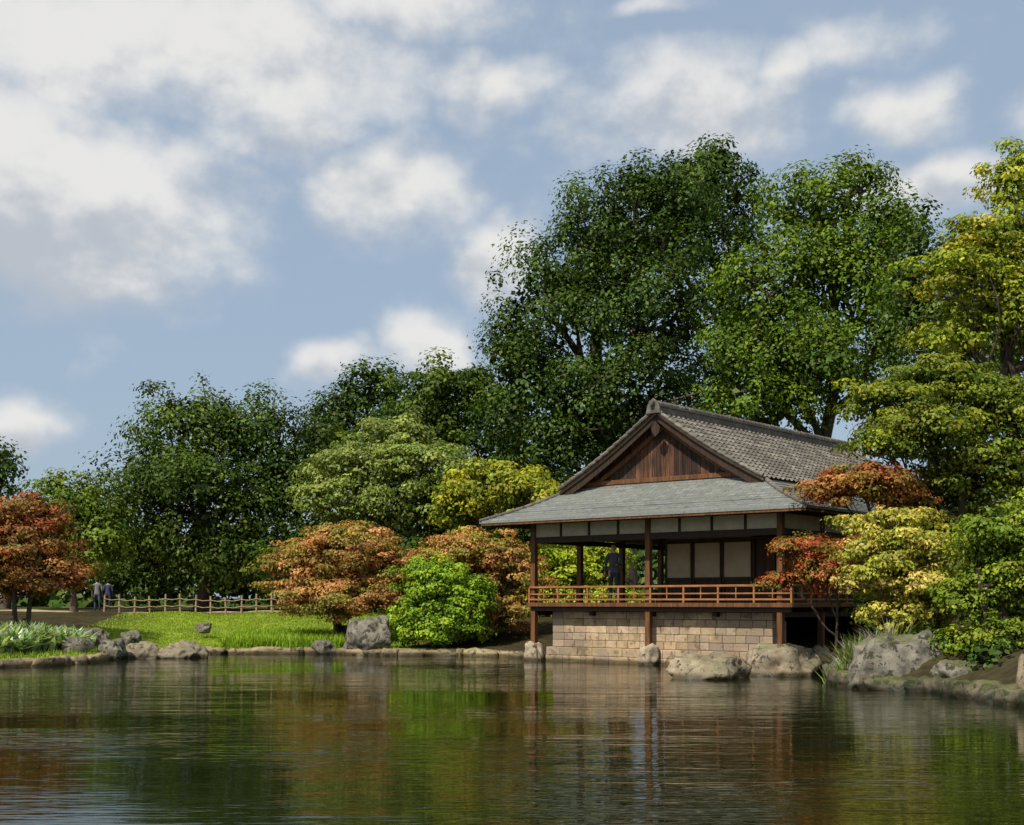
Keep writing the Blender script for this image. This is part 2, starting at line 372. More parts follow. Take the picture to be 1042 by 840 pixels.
bp=N(nt,'ShaderNodeBump'); bp.inputs['Strength'].default_value=.5; bp.inputs['Distance'].default_value=.02; nt.links.new(nn2,bp.inputs['Height']); nt.links.new(bp.outputs[0],b.inputs['Normal'])
o=N(nt,'ShaderNodeOutputMaterial'); nt.links.new(b.outputs[0],o.inputs[0]); SLATE=m
TILE=surf('kawara_tile',(.085,.073,.062),(.24,.21,.175),6,rough=.6,bump=.3,spec=.4,attr=True,big=(.8,(.115,.10,.078)))
ZE,ZI=4.43,5.52
def rect(t,grow=0,dz=0):
    U=5.70+(3.25-5.70)*t+grow; v0=-1.1+(.8+1.1)*t-grow; v1=15.2-(1.9)*t+grow; z=ZE+(ZI-ZE)*t-.07*math.sin(math.pi*t)+dz
    return [(-U,v0,z),(U,v0,z),(U,v1,z),(-U,v1,z)]
me=bpy.data.meshes.new('skirt_roof'); vs=[];fs=[];uvs=[]
NR=13
for k in range(NR):
    lo=rect(k/NR,.012,.022); hi=rect((k+1)/NR,0,.0); lb=rect(k/NR,.012,-.004 if k else -.06)
    for s in range(4):
        a,b2=s,(s+1)%4; o=len(vs)
        vs+=[lo[a],lo[b2],hi[b2],hi[a]]; fs.append((o,o+1,o+2,o+3))
        L=lambda p:(p[0] if s%2==0 else p[1])+s*.37
        uvs+=[(L(lo[a]),k+.02),(L(lo[b2]),k+.02),(L(hi[b2]),k+.98),(L(hi[a]),k+.98)]
        o=len(vs); vs+=[lb[a],lb[b2],lo[b2],lo[a]]; fs.append((o,o+1,o+2,o+3)); uvs+=[(L(lo[a]),k+.5)]*4
me.from_pydata(vs,[],fs); u=me.uv_layers.new(name='UVMap')
for i,x in enumerate(uvs): u.data[i].uv=x
me.materials.append(SLATE); o=link(bpy.data.objects.new('skirt_roof',me)); o.parent=PAV
g=G()
NS=6
for k in range(NS):
    a=rect(k/NS,-.02,-.085); b2=rect((k+1)/NS,-.02,-.085)
    for s in range(4): g.add([a[s],a[(s+1)%4],b2[(s+1)%4],b2[s]],[(3,2,1,0)])
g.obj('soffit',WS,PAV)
g=G()
def zs(t): return ZE+(ZI-ZE)*t-.07*math.sin(math.pi*t)-.15
def rafter(fn,tm):
    t0=.03; t1=min(.8,tm-.04)
    if t1-t0<.08: return
    tmid=(t0+t1)/2
    for p,q in ((t0,tmid),(tmid,t1)): g.beam(fn(p),fn(q),.06,.08)
x=-5.5
while x<5.5:
    rafter(lambda t:(x,-1.1+1.9*t,zs(t)),(5.7-abs(x))/2.45); x+=.33
v=-.95
while v<14:
    tm=(v+1.1)/1.9
    for sx in (1,-1): rafter(lambda t:(sx*(5.7-2.45*t),v,zs(t)),tm)
    v+=.33
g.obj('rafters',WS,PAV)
g=G()
g.box(-5.66,5.66,-1.09,-1.03,ZE-.13,ZE-.065); g.box(5.60,5.66,-1.02,15,ZE-.13,ZE-.065); g.box(-5.66,-5.60,-1.02,15,ZE-.13,ZE-.065)
g.obj('eave_fascia',WB,PAV)
g=G()
for sx in (-1,1):
    a=Vector((sx*5.71,-1.12,ZE+.04)); b2=Vector((sx*3.2,.85,ZI+.06)); pr=a
    for i in range(9):
        q=a.lerp(b2,(i+1)/9); q.z-=.07*math.sin(math.pi*(i+1)/9); g.beam(pr,q,.14,.08); pr=q
g.obj('hip_ridges',TILE,PAV,.02)
def zr(s): return 7.6-2.14*(s/3.5)-.1*math.sin(math.pi*min(1,s/3.6))
v0,v1=.3,13.9; W=3.62; NC=15; per=.27; nvv=int((v1-v0)/per)*6
for sx in (1,-1):
    rows=[]
    for k in range(NC):
        rows.append((W*k/NC,-.0)); rows.append((W*(k+1)/NC,.045))
    vsA=[];cl=[]
    for ri,(s,dz) in enumerate(rows):
        for j in range(nvv+1):
            v=v0+(v1-v0)*j/nvv; ph=(j%6)/6*2*math.pi
            wv=.035*max(-.35,math.cos(ph))
            vsA.append((sx*s,v,zr(s)+dz+wv))
            rr=random.Random((ri//2)*977+(j//6)*13+sx).uniform(.6,1.3); cl.append((rr,rr,rr*.97))
    n=nvv+1; fsA=[]
    for r in range(len(rows)-1):
        for j in range(nvv):
            q=(r*n+j,r*n+j+1,(r+1)*n+j+1,(r+1)*n+j); fsA.append(q if sx<0 else q[::-1])
    pymesh('tiled_slope',vsA,fsA,TILE,PAV,cols=cl)
g=G()
for sx in (1,-1):
    for i in range(8):
        s0,s1=W*i/8,W*(i+1)/8
        g.add([(sx*s0,v0,zr(s0)-.06),(sx*s1,v0,zr(s1)-.06),(sx*s1,v1,zr(s1)-.06),(sx*s0,v1,zr(s0)-.06)],[(0,1,2,3) if sx<0 else (3,2,1,0)])
g.obj('roof_boarding',WB,PAV)
g=G(); tl=lambda:(lambda r:(r,r,r))(random.uniform(.7,1.2))
g.box(-.13,.13,v0-.02,v1+.02,7.56,7.74,(.8,.8,.78)); g.box(-.17,.17,v0-.03,v1+.03,7.742,7.78)
v=v0-.05
while v<v1: 
    g.cyl((0,v,7.83),(0,v+.26,7.82),.105,.095,12,tl()); v+=.27
for sx in (1,-1):
    for i in range(15):
        s0,s1=W*i/15,W*(i+1)/15
        for vv in (v0+.02,v1-.02):
            g.cyl((sx*s0,vv,zr(s0)+.06),(sx*(s1+.02),vv,zr(s1)+.075),.055,.06,8,tl())
g.obj('ridge_tiles',TILE,PAV)
g=G()
sh=[(-.26,7.52),(.26,7.52),(.2,7.76),(.1,7.9),(0,7.98),(-.1,7.9),(-.2,7.76)]
g.add([(a,v0-.08,b2) for a,b2 in sh]+[(a,v0,b2) for a,b2 in sh],[(0,1,2,3,4,5,6),(13,12,11,10,9,8,7)]+[(i,i+7,(i+1)%7+7,(i+1)%7) for i in range(7)],(.7,.7,.7))
g.cyl((0,v0-.2,7.82),(0,v0-.08,7.82),.08,.08,12,(.7,.7,.7))
g.obj('ridge_end_tile',TILE,PAV,.015)
g=G(); g2=G()
for sx in (1,-1):
    for i in range(12):
        s0,s1=W*i/12,W*(i+1)/12; w0=.24+.08*(i/12); w1=.24+.08*((i+1)/12)
        vv=v0+.1
        A=[(sx*s0,vv,zr(s0)-.04),(sx*s1,vv,zr(s1)-.04),(sx*s1,vv,zr(s1)-.04-w1),(sx*s0,vv,zr(s0)-.04-w0)]
        Bk=[(p[0],p[1]+.05,p[2]) for p in A]
        g.add(A+Bk,[(0,1,2,3),(7,6,5,4),(0,4,5,1),(2,6,7,3),(1,5,6,2),(0,3,7,4)])
        A=[(sx*s0,vv-.035,zr(s0)-.01),(sx*s1,vv-.035,zr(s1)-.01),(sx*s1,vv-.035,zr(s1)-.085),(sx*s0,vv-.035,zr(s0)-.085)]
        Bk=[(p[0],p[1]+.032,p[2]) for p in A]
        g2.add(A+Bk,[(0,1,2,3),(7,6,5,4),(0,4,5,1),(2,6,7,3),(1,5,6,2),(0,3,7,4)])
g.obj('barge_boards',WD,PAV); g2.obj('verge_trim',surf('verge_trim',(.26,.22,.16),(.42,.36,.28),4,rough=.7,bump=.2),PAV)
g=G(); pp=[(0,7.3),(.16,7.12),(.12,6.95),(0,6.84),(-.12,6.95),(-.16,7.12)]
g.add([(a,.36,b2) for a,b2 in pp]+[(a,.39,b2) for a,b2 in pp],[(0,1,2,3,4,5),(11,10,9,8,7,6)]+[(i,i+6,(i+1)%6+6,(i+1)%6) for i in range(6)])
g.obj('gable_pendant',WD,PAV)
g=G(); x=-3.2; rs=random.Random(2)
while x<3.2:
    w=.155; zt0=zr(abs(x))-.1; zt1=zr(abs(x+w))-.1; t=rs.uniform(.4,1.6); dv=rs.uniform(0,.012)
    vs=[(x,.84-dv,5.4),(x+w-.012,.84-dv,5.4),(x+w-.012,.84-dv,zt1),(x,.84-dv,zt0)]
    vs+=[(a,.88,c) for a,_,c in vs]
    g.add(vs,[(0,1,2,3),(7,6,5,4),(0,4,5,1),(1,5,6,2),(2,6,7,3),(3,7,4,0)],(t,t*rs.uniform(.9,1.05),t*rs.uniform(.85,1.1))); x+=w
g.box(-3.2,3.2,.885,.9,5.4,5.6,(.3,.3,.3))
g.obj('gable_wall',GB,PAV)
g=G()
for sx in (1,-1):
    for i in range(8):
        s0,s1=2.95*i/8,2.95*(i+1)/8
        g.beam((sx*s0,.78,zr(s0)-.42),(sx*s1,.78,zr(s1)-.42),.09,.13)
g.box(-3.05,3.05,.72,.83,5.52,5.66)
g.obj('gable_frame',WB,PAV,.01)
g=G()
g.add([(-3.3,13.3,5.4),(3.3,13.3,5.4),(0,13.3,7.5)],[(2,1,0)]); g.obj('rear_gable',GB,PAV)
g=G(); gs=G()
front=[-4.36,.0,4.36]
posts=[(u,0) for u in front]+[(s,v) for s in (-4.36,4.36) for v in (2.45,4.9,7.35,9.8,12.3)]
for (u,v) in posts: g.box(u-.085,u+.085,v-.085,v+.085,.4,4.42)
g.obj('posts',WB,PAV,.012)
for (u,v) in posts:
    if v>3: continue
    vs,fs=rock_geo(.66,.58,.85,u*10+v*3,4); gs.add([Vector((a+u,b2+v-.02,c+.17)) for a,b2,c in vs],fs)
gs.obj('post_base_stones',STB,PAV,smooth=True)
g=G()
g.box(-4.5,4.5,-.06,.06,3.74,3.93); g.box(-4.5,4.5,-.07,.07,4.34,4.5)
for sx in (-4.36,4.36): g.box(sx-.06,sx+.06,.09,12.3,3.75,3.92); g.box(sx-.07,sx+.07,.09,12.3,4.35,4.49)
for u in np.arange(-4.36+1.09,4.3,1.09):
    if abs(u)>.1: g.box(u-.04,u+.04,-.045,.045,3.935,4.335)
g.obj('lintel_beams',WD,PAV,.01)
g=G(); g.box(-4.27,4.27,-.015,.015,3.93,4.34)
for sx in (-4.36,4.36): g.box(sx-.015,sx+.015,.1,12.2,3.93,4.34)
g.obj('plaster_band',PL,PAV)
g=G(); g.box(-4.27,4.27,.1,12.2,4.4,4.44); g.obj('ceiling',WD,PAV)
g=G(); v=-.14
while v<12.2:
    g.box(-4.46,4.76,v,v+.14,1.8,1.845,(lambda r:(r,r,r))(random.uniform(.8,1.2))); v+=.148
g.obj('deck_boards',surf('deck_boards',(.12,.06,.03),(.25,.14,.075),3,(.7,5,5),.6,.2,attr=True),PAV,.005)
g=G(); g.box(-4.52,4.82,-.21,-.15,1.73,1.85); g.box(4.77,4.83,-.145,12.2,1.73,1.85); g.box(-4.53,-4.47,-.145,12.2,1.73,1.85)
g.obj('deck_edge_beam',WB,PAV,.008)
g=G()
for v in (-.04,2.45,4.9,7.35): g.box(-4.4,4.7,v-.06,v+.06,1.60,1.795)
for u in (-4.36,-2.2,0,2.2,4.36): g.box(u-.06,u+.06,.09,12,1.45,1.595)
g.obj('floor_joists',WD,PAV)
g=G()
def rail(p,q,n):
    p=Vector(p);q=Vector(q)
    for z,w,h in ((2.34,.06,.06),(2.12,.03,.04),(1.95,.04,.05)):
        g.beam(p+Vector((0,0,z)),q+Vector((0,0,z)),w,h)
    for i in range(n+1):
        c=p.lerp(q,i/n)
        if i%2==0: g.box(c.x-.028,c.x+.028,c.y-.028,c.y+.028,1.85,2.31)
        else: g.box(c.x-.016,c.x+.016,c.y-.016,c.y+.016,1.98,2.31)
rail((-4.46,-.12,0),(4.75,-.12,0),16); rail((4.75,-.08,0),(4.75,9,0),16); rail((-4.46,-.08,0),(-4.46,2.4,0),4)
g.obj('railing',WH,PAV,.006)
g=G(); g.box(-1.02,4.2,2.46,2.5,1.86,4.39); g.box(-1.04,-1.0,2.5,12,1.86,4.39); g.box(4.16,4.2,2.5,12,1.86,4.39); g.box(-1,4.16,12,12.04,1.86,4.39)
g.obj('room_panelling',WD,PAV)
g=G()
pan=[(-.95,.0),(.06,1.05),(1.11,2.12)]
for a,b2 in pan: g.box(a,b2,2.425,2.445,2.62,3.72)
g.box(-.95,2.12,2.43,2.445,3.84,4.3)
g.obj('shoji_panels',SH,PAV)
g=G()
for a,b2 in pan:
    for u in (a,b2-.04): g.box(u,u+.04,2.39,2.42,1.86,3.76)
    g.box(a+.04,b2-.04,2.395,2.42,3.7,3.76); g.box(a+.04,b2-.04,2.395,2.42,2.56,2.64)
    g.box(a+.04,b2-.04,2.395,2.42,2.15,2.19)
for u in (2.16,2.85,3.5,4.15): g.box(u,u+.06,2.38,2.45,1.86,4.3)
g.box(-1.04,4.2,2.36,2.455,3.765,3.835)
g.obj('door_frames',WD,PAV)
g=G()
for a,b2 in ((2.24,2.83),(2.93,3.48),(3.58,4.13)): g.box(a,b2,2.43,2.455,1.87,3.75)
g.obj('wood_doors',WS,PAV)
g=G(); rs=random.Random(9)
def course(z0,z1,u0,u1,v,th,lo,hi):
    u=u0
    while u<u1-.05:
        w=min(rs.uniform(lo,hi),u1-u)
        if u1-(u+w)<.15: w=u1-u
        t=rs.uniform(.78,1.15); g.box(u+.005,u+w-.005,v-rs.uniform(0,.02),v+th,z0+.005,z1-.005,(t,t*rs.uniform(.95,1),t*rs.uniform(.88,1))); u+=w
course(-.4,.2,-4.0,4.05,.12,.5,.5,.9); course(.2,.46,-4.0,4.05,.15,.46,.35,.7)
for i,z in enumerate(np.arange(.46,1.36,.225)): course(z,z+.225,-3.85,3.95,.3,.3,.3,.5)
g.obj('stone_foundation',STW,PAV,.015)
g=G(); g.box(-3.8,3.9,.4,1.2,-.4,1.33); g.obj('foundation_core',ROCKW,PAV)
# ---------------------------------------------------------------- people
SKIN=surf('skin',(.42,.24,.16),(.5,.3,.2),8,rough=.6,bump=.02)
def cloth(n,c): return surf(n,tuple(x*.8 for x in c),c,20,rough=.9,bump=.15)
SHOE=cloth('shoe',(.03,.025,.02)); HAIR=cloth('hair',(.035,.022,.014))
def person(name,loc,rz,top,legs,arms,height=1.74,parent=None,lean=0,stride=.1):
    k=height/1.74; root=empty(name,loc,rz)
    V=[];E=[];R=[]
    def v(p,r): V.append(tuple(x*k for x in p)); R.append((r[0]*k,r[1]*k)); return len(V)-1
    def e(a,b): E.append((a,b)); return b
    pel=v((0,0,.93),(.15,.115)); ab=v((0,-.01,1.08),(.145,.11)); ch=v((0,-.01-lean*.5,1.28),(.165,.12)); nb=v((0,-lean,1.44),(.09,.075)); nk=v((0,-lean-.01,1.51),(.055,.055)); hd=v((0,-lean-.02,1.56),(.055,.06))
    for a,b in ((pel,ab),(ab,ch),(ch,nb),(nb,nk),(nk,hd)): e(a,b)
    for s in (-1,1):
        hip=v((s*.095,0,.86),(.1,.1)); kn=v((s*.11,-stride*s-.02,.48),(.062,.065)); an=v((s*.12,-stride*.7*s+.03,.1),(.045,.048)); hl=v((s*.12,-stride*.7*s-.0,.045),(.045,.04)); toe=v((s*.135,-stride*.7*s-.15,.035),(.04,.025))
        for a,b in ((pel,hip),(hip,kn),(kn,an),(an,hl),(hl,toe)): e(a,b)
        sh,el,wr=arms[0 if s<0 else 1]
        S0=v((s*.19,-lean,1.4),(.065,.065)); E0=v((s*el[0],el[1],el[2]),(.045,.045)); W0=v((s*wr[0],wr[1],wr[2]),(.028,.03))
        e(nb,S0);e(S0,E0);e(E0,W0)
        d=(Vector(wr)-Vector(el)); d=Vector((s*d.x,d.y,d.z)).normalized(); pm=Vector((s*wr[0],wr[1],wr[2]))+d*.07
        pi=v(pm,(.036,.02)); e(W0,pi)
        side=d.cross(Vector((1,0,0))).normalized()
        for fi,(o_,L) in enumerate(((-.027,.065),(-.009,.08),(.009,.075),(.027,.058))):
            b0=v(pm+side*o_+d*.03,(.0095,.009)); b1=v(pm+side*o_*1.15+d*(.03+L*.55)+Vector((-s*.006,0,0)),(.0085,.0085)); b2=v(pm+side*o_*1.1+d*(.03+L)+Vector((-s*.02,0,0)),(.007,.007))
            e(pi,b0);e(b0,b1);e(b1,b2)
        t0=v(pm-side*.035-d*.02,(.012,.011)); t1=v(pm-side*.058+d*.02,(.009,.009)); e(pi,t0);e(t0,t1)
    me=bpy.data.meshes.new('body'); me.from_pydata(V,E,[]); o=link(bpy.data.objects.new('body_tmp',me))
    sk=o.modifiers.new('s','SKIN'); sk.use_smooth_shade=True
    for i,r in enumerate(R): me.skin_vertices[0].data[i].radius=r
    me.skin_vertices[0].data[0].use_root=True
    o.modifiers.new('u','SUBSURF').levels=2
    dg=bpy.context.evaluated_depsgraph_get(); m2=bpy.data.meshes.new_from_object(o.evaluated_get(dg)); bpy.data.objects.remove(o)
    m2.materials.clear()
    for mm in (top,legs,SKIN,SHOE): m2.materials.append(mm)
    for p in m2.polygons:
        c=p.center/k; p.use_smooth=True
        if c.z>1.475: mi=2
        elif c.z<.085: mi=3
        elif any(((c-Vector((sg*w[1][0],w[1][1],w[1][2]))).length>(Vector(w[2])-Vector(w[1])).length*.93) and (Vector((sg*w[2][0],w[2][1],w[2][2]))-c).length<.18 and abs(c.x)>.1 for sg,w in ((-1,arms[0]),(1,arms[1]))): mi=2
        elif c.z>.9: mi=0
        else: mi=1
        p.material_index=mi
    b=link(bpy.data.objects.new('body',m2)); b.parent=root
    bm=bmesh.new(); bmesh.ops.create_uvsphere(bm,u_segments=24,v_segments=18,radius=1)
    for q in bm.verts:
        x,y,z=q.co; jaw=1-.28*max(0,-z)
        nose=.22*math.exp(-((x/.13)**2+((z+.12)/.2)**2)) if y<0 else 0
        eye=-.09*sum(math.exp(-(((x-s*.36)/.16)**2+((z-.05)/.12)**2)) for s in (-1,1)) if y<0 else 0
        lip=.05*math.exp(-((x/.25)**2+((z+.45)/.07)**2)) if y<0 else 0
        q.co=Vector((x*.076*jaw,(y*(.098)*(1-.12*max(0,-z)))-(nose+eye+lip)*.09,z*.118))*k
    hm=bpy.data.meshes.new('head'); bm.to_mesh(hm); bm.free(); hm.materials.append(SKIN); hm.polygons.foreach_set('use_smooth',[True]*len(hm.polygons))
    h=link(bpy.data.objects.new('head',hm)); h.parent=root; h.location=(0,-lean*k-.025*k,1.635*k)
    bm=bmesh.new(); bmesh.ops.create_uvsphere(bm,u_segments=24,v_segments=18,radius=1)
    bmesh.ops.delete(bm,geom=[q for q in bm.verts if q.co.z<.35 and q.co.y<-.15+(.3-q.co.z)*.4 or q.co.z<-.5],context='VERTS')
    for q in bm.verts: q.co=Vector((q.co.x*.084,q.co.y*.105+.006,q.co.z*.125+.006))*k
    hm=bpy.data.meshes.new('hair'); bm.to_mesh(hm); bm.free(); hm.materials.append(HAIR); o=link(bpy.data.objects.new('hair',hm)); o.parent=root; o.location=h.location
    for s in (-1,1):
        bm=bmesh.new(); bmesh.ops.create_uvsphere(bm,u_segments=10,v_segments=8,radius=1)
        for q in bm.verts: q.co=Vector((q.co.x*.01+s*.077,q.co.y*.018+.01,q.co.z*.032-.005))*k
        hm=bpy.data.meshes.new('ear'); bm.to_mesh(hm); bm.free(); hm.materials.append(SKIN); o=link(bpy.data.objects.new('ear',hm)); o.parent=root; o.location=h.location
        bm=bmesh.new(); bmesh.ops.create_uvsphere(bm,u_segments=10,v_segments=8,radius=.011*k); bmesh.ops.translate(bm,verts=bm.verts,vec=(s*.028*k,-.085*k,.006*k))
        hm=bpy.data.meshes.new('eye'); bm.to_mesh(hm); bm.free(); hm.materials.append(SHOE); o=link(bpy.data.objects.new('eye',hm)); o.parent=root; o.location=h.location
    if parent: root.parent=parent
    return root
relaxed=((0,0,0),(.25,.02,1.13),(.26,-.1,.9))
bent=((0,0,0),(.24,.0,1.14),(.12,-.24,1.12))
person('standing_visitor',(-1.75,.7,1.845),math.radians(25),cloth('dark_jacket',(.07,.085,.11)),cloth('dark_trousers',(.035,.04,.055)),(relaxed,bent),1.82,None,.03)
bpy.data.objects['standing_visitor'].parent=None
_o=bpy.data.objects['standing_visitor']; _o.location=Matrix.Rotation(TH,3,'Z')@Vector((-1.75,.7,0))+Vector((4.07,38.75,1.845)); _o.rotation_euler=(0,0,TH+math.radians(25))
def gx(px,d): return ((px-521)/F*d,d,terrain_z((px-521)/F*d,d)+.0)
person('walking_visitor',gx(99,67),math.radians(200),cloth('grey_shirt',(.22,.22,.24)),cloth('jeans',(.04,.05,.09)),(relaxed,relaxed),1.66,None,.02,.2)
person('walking_visitor',gx(110,68),math.radians(190),cloth('blue_top',(.05,.06,.12)),cloth('trousers',(.03,.03,.035)),(relaxed,bent),1.6,None,.02,.18)
# ---------------------------------------------------------------- fence
FW=surf('fence_wood',(.25,.17,.09),(.45,.33,.2),5,(3,3,.7),.85,.3)
def fence(pts):
    g=G(); prev=None
    for (px,d) in pts:
        x=(px-521)/F*d; z=terrain_z(x,d); t=Vector((x+random.uniform(-.04,.04),d,z+.78+random.uniform(-.05,.05))); g.cyl((x,d,z-.1),t,.045,.04,8)
        if prev:
            for hh in (.6,.3):
                m_=Vector(((prev[0]+x)/2,(prev[1]+d)/2-.05,(prev[2]+z)/2+hh-.05))
                g.cyl((prev[0],prev[1]-.05,prev[2]+hh),m_,.018,.018,6); g.cyl(m_,(x,d-.05,z+hh),.018,.018,6)
        prev=(x,d,z)
    g.obj('wooden_fence',FW,smooth=False)
fence([(106+ i*15.5, 57.5-.03*i) for i in range(13)])
# ---------------------------------------------------------------- blades
def blades(name,roots,L,Wd,bend,pal,prof=(.7,1,.75,.05),mat=GRASSM,parent=None,vary=.25):
    n=len(roots); th=RNG.random(n)*2*math.pi; out=np.stack([np.cos(th),np.sin(th),np.zeros(n)],1); sd=np.stack([-np.sin(th),np.cos(th),np.zeros(n)],1)
    L=L*RNG.uniform(.6,1.3,n); bd=bend*RNG.uniform(.4,1.3,n)
    v=np.empty((n,4,2,3))
    for k_ in range(4):
        t=k_/3; p=roots+out*(L*bd*t**1.6)[:,None]; p[:,2]+=L*(t-.55*np.minimum(bd,1.3)*t*t)
        w=(Wd*prof[k_]*RNG.uniform(.9,1.1,n))[:,None]*.5
        v[:,k_,0]=p-sd*w; v[:,k_,1]=p+sd*w
    base=np.arange(n)[:,None]*8; q=np.concatenate([base+np.array([[0,1,3,2]])+2*j for j in range(3)],0)
    pal=np.array(pal,float); c=pal[RNG.integers(0,len(pal),n)]*RNG.lognormal(0,vary,(n,1))
    TOTAL[0]+=n*3
    return fast_mesh(name,v.reshape(-1,3),q,np.repeat(c,8,axis=0),mat,parent)
def scatter(n,x0,x1,y0,y1,dmin=.15):
    x=RNG.uniform(x0,x1,n*2); y=RNG.uniform(y0,y1,n*2); dd=sdist(x,y); kk=dd>dmin; x,y=x[kk][:n],y[kk][:n]
    return np.stack([x,y,tz(x,y)-.01],1)
r=scatter(40000,-16.5,-4,38,57.4); blades('lawn_grass',r,.08,.025,.5,[(.24,.33,.03),(.3,.37,.035),(.19,.29,.03)])
r=scatter(9000,-10.6,-6.2,46.8,50.8); blades('tall_grass',r,.5,.03,.5,[(.22,.36,.03),(.28,.4,.035)])
r=scatter(7000,-24,-13.2,36.5,46,.3); blades('bank_grass',r,.22,.025,.6,[(.14,.22,.02),(.18,.25,.02)])
def plants(name,cent,n,spread,L,Wd,bend,pal,prof=(.25,1,.85,.03)):
    c=np.array(cent)[RNG.integers(0,len(cent),n)]; rr=c+RNG.normal(0,spread,(n,3))*np.array([1,1,0]); rr[:,2]=tz(rr[:,0],rr[:,1]); return blades(name,rr,L,Wd,bend,pal,prof)
hc=[gx(px,d_) for px,d_ in [(8,40),(22,41),(38,42),(52,43),(66,44),(0,42),(30,44),(48,45),(14,43),(-15,41),(-30,42),(60,42.3)]]
plants('hosta_plants',hc,2600,.27,.85,.17,.85,[(.18,.26,.13),(.5,.55,.42),(.14,.24,.1),(.32,.4,.25)],(.2,1,.9,.05))
ic=[gx(px,d_) for px,d_ in [(872,29.6),(884,29.4),(893,29.8),(900,29.2),(860,30)]]
plants('iris_plants',ic,600,.18,.95,.04,.55,[(.15,.24,.04),(.24,.3,.09),(.4,.32,.38)],(.9,1,.7,.05))
# ---------------------------------------------------------------- trees
DG=[(.028,.058,.010),(.045,.088,.012),(.08,.13,.016)]
MG=[(.07,.12,.014),(.105,.165,.016),(.16,.22,.022)]
YG=[(.26,.29,.025),(.36,.35,.03),(.16,.21,.02)]
OR=[(.42,.19,.06),(.48,.27,.085),(.27,.22,.04),(.5,.23,.085),(.2,.2,.035)]
RD=[(.4,.07,.03),(.44,.13,.04),(.28,.1,.03)]
def bx(px,d): return ((px-521)/F*d,d)
tree('broadleaf_tree',bx(205,64),64,[(200,435,66,46),(150,500,58,52,-1),(262,455,60,55,1),(205,510,80,55,-2),(285,500,48,45),(160,560,60,32,1),(240,560,70,35,-1)],.95,120,.2,DG+[(.1,.15,.02)],trunk=.38,k=1.4)
tree('small_tree',bx(75,59),59,[(72,520,42,36),(105,545,35,35),(55,560,36,26)],.6,80,.2,MG,trunk=.16)
tree('distant_tree',bx(5,75),75,[(0,478,20,30),(-30,500,40,40)],.8,60,.26,DG,trunk=.3)
tree('japanese_maple',bx(20,46),46,[(15,560,58,30),(55,582,42,22,.5),(25,528,44,24,1),(-25,560,40,40),(20,590,50,16)],.5,75,.14,[(.32,.09,.035),(.36,.14,.045),(.22,.11,.03),(.15,.14,.03)],flat=.4,trunk=.12,stems=2)
tree('weeping_tree',bx(400,60),60,[(370,475,52,26),(430,475,55,28,-1),(345,505,45,28),(400,510,55,30),(455,510,40,30,-1),(400,445,40,20)],.6,70,.17,[(.21,.26,.06),(.27,.31,.075),(.14,.2,.035)],flat=.45,k=1.3,fill=.5,trunk=.2,stems=2)
tree('broadleaf_tree',bx(378,78),78,[(378,398,38,30),(345,430,35,32),(405,440,45,35)],.9,70,.25,DG,trunk=.3)
tree('broadleaf_tree',bx(460,70),70,[(455,400,52,32),(500,420,40,38),(430,440,45,32),(330,460,35,30,-3)],.85,80,.23,MG+DG,flat=.55,trunk=.3)
tree('yellow_green_maple',bx(505,54),54,[(500,495,50,26),(540,505,35,22,-1),(475,520,35,24)],.55,75,.17,YG,flat=.45,trunk=.14,stems=2)
tree('orange_maple',bx(348,49.5),49.5,[(345,565,60,28,-.5),(305,585,38,30),(385,582,45,32),(350,608,65,22,-.5),(350,545,38,14)],.45,80,.12,OR,flat=.38,trunk=.11,stems=3,jit=.3)
tree('orange_maple',bx(490,48.5),48.5,[(480,565,48,26),(520,585,38,35),(450,580,32,28),(500,620,45,22)],.45,80,.12,OR+[(.32,.3,.04)],flat=.38,trunk=.11,stems=3,jit=.3)
tree('green_shrub',bx(448,46.6),46.6,[(445,595,34,24),(430,622,28,22),(470,622,32,26),(450,640,40,14),(412,640,14,12),(488,600,14,16),(425,580,14,12)],.3,62,.12,[(.2,.33,.018),(.28,.4,.025),(.13,.24,.018)],flat=.6,trunk=.07,stems=3,forks=4,jit=.4)
tree('yellow_green_shrub',bx(590,54),54,[(575,575,38,28),(612,580,32,28),(560,605,30,22),(600,612,50,18)],.45,75,.15,[(.3,.4,.02),(.38,.44,.03)],flat=.5,trunk=.08,stems=3,forks=4)
tree('large_oak',bx(640,66),66,[(560,310,58,62),(615,245,62,55,1),(550,395,58,62,-1),(655,320,80,78,-1),(640,410,82,60,-2),(680,225,55,55,2),(600,450,80,40),(520,350,32,50),(645,190,30,26,1)],1.1,140,.215,DG,trunk=.55,jit=.32,k=1.4)
tree('broadleaf_tree',bx(735,72),72,[(720,190,52,42),(690,250,50,50),(750,230,35,55),(735,165,28,22),(735,310,50,50),(725,400,60,55)],.8,60,.24,DG,trunk=.4,fill=.4,k=1.15,jit=.35)
tree('broadleaf_tree',bx(835,60),60,[(830,215,62,48),(785,290,62,60,-1),(860,290,68,70,-1),(900,240,38,40),(820,370,95,55,-1),(765,360,50,55),(915,330,40,60,1),(870,180,25,22),(770,410,60,35,-.5)],1.05,140,.2,[(.10,.165,.012),(.15,.225,.018),(.065,.12,.010)],trunk=.5,jit=.32,k=1.35)
tree('broadleaf_tree',bx(950,52),52,[(930,290,30,75),(960,330,45,80),(1000,380,60,70)],.8,65,.21,DG,trunk=.35,k=1.2)
tree('golden_green_tree',bx(1030,40),40,[(1010,245,50,30),(1040,190,48,45,1),(965,275,48,26,-1),(1020,310,55,36),(975,340,40,26,-.5),(1060,330,50,60),(1040,265,50,40),(1100,260,50,80)],.5,75,.14,[(.2,.27,.02),(.3,.34,.025),(.13,.19,.016),(.38,.34,.035)],flat=.42,trunk=.25,k=1.25,fill=.5,jit=.32)
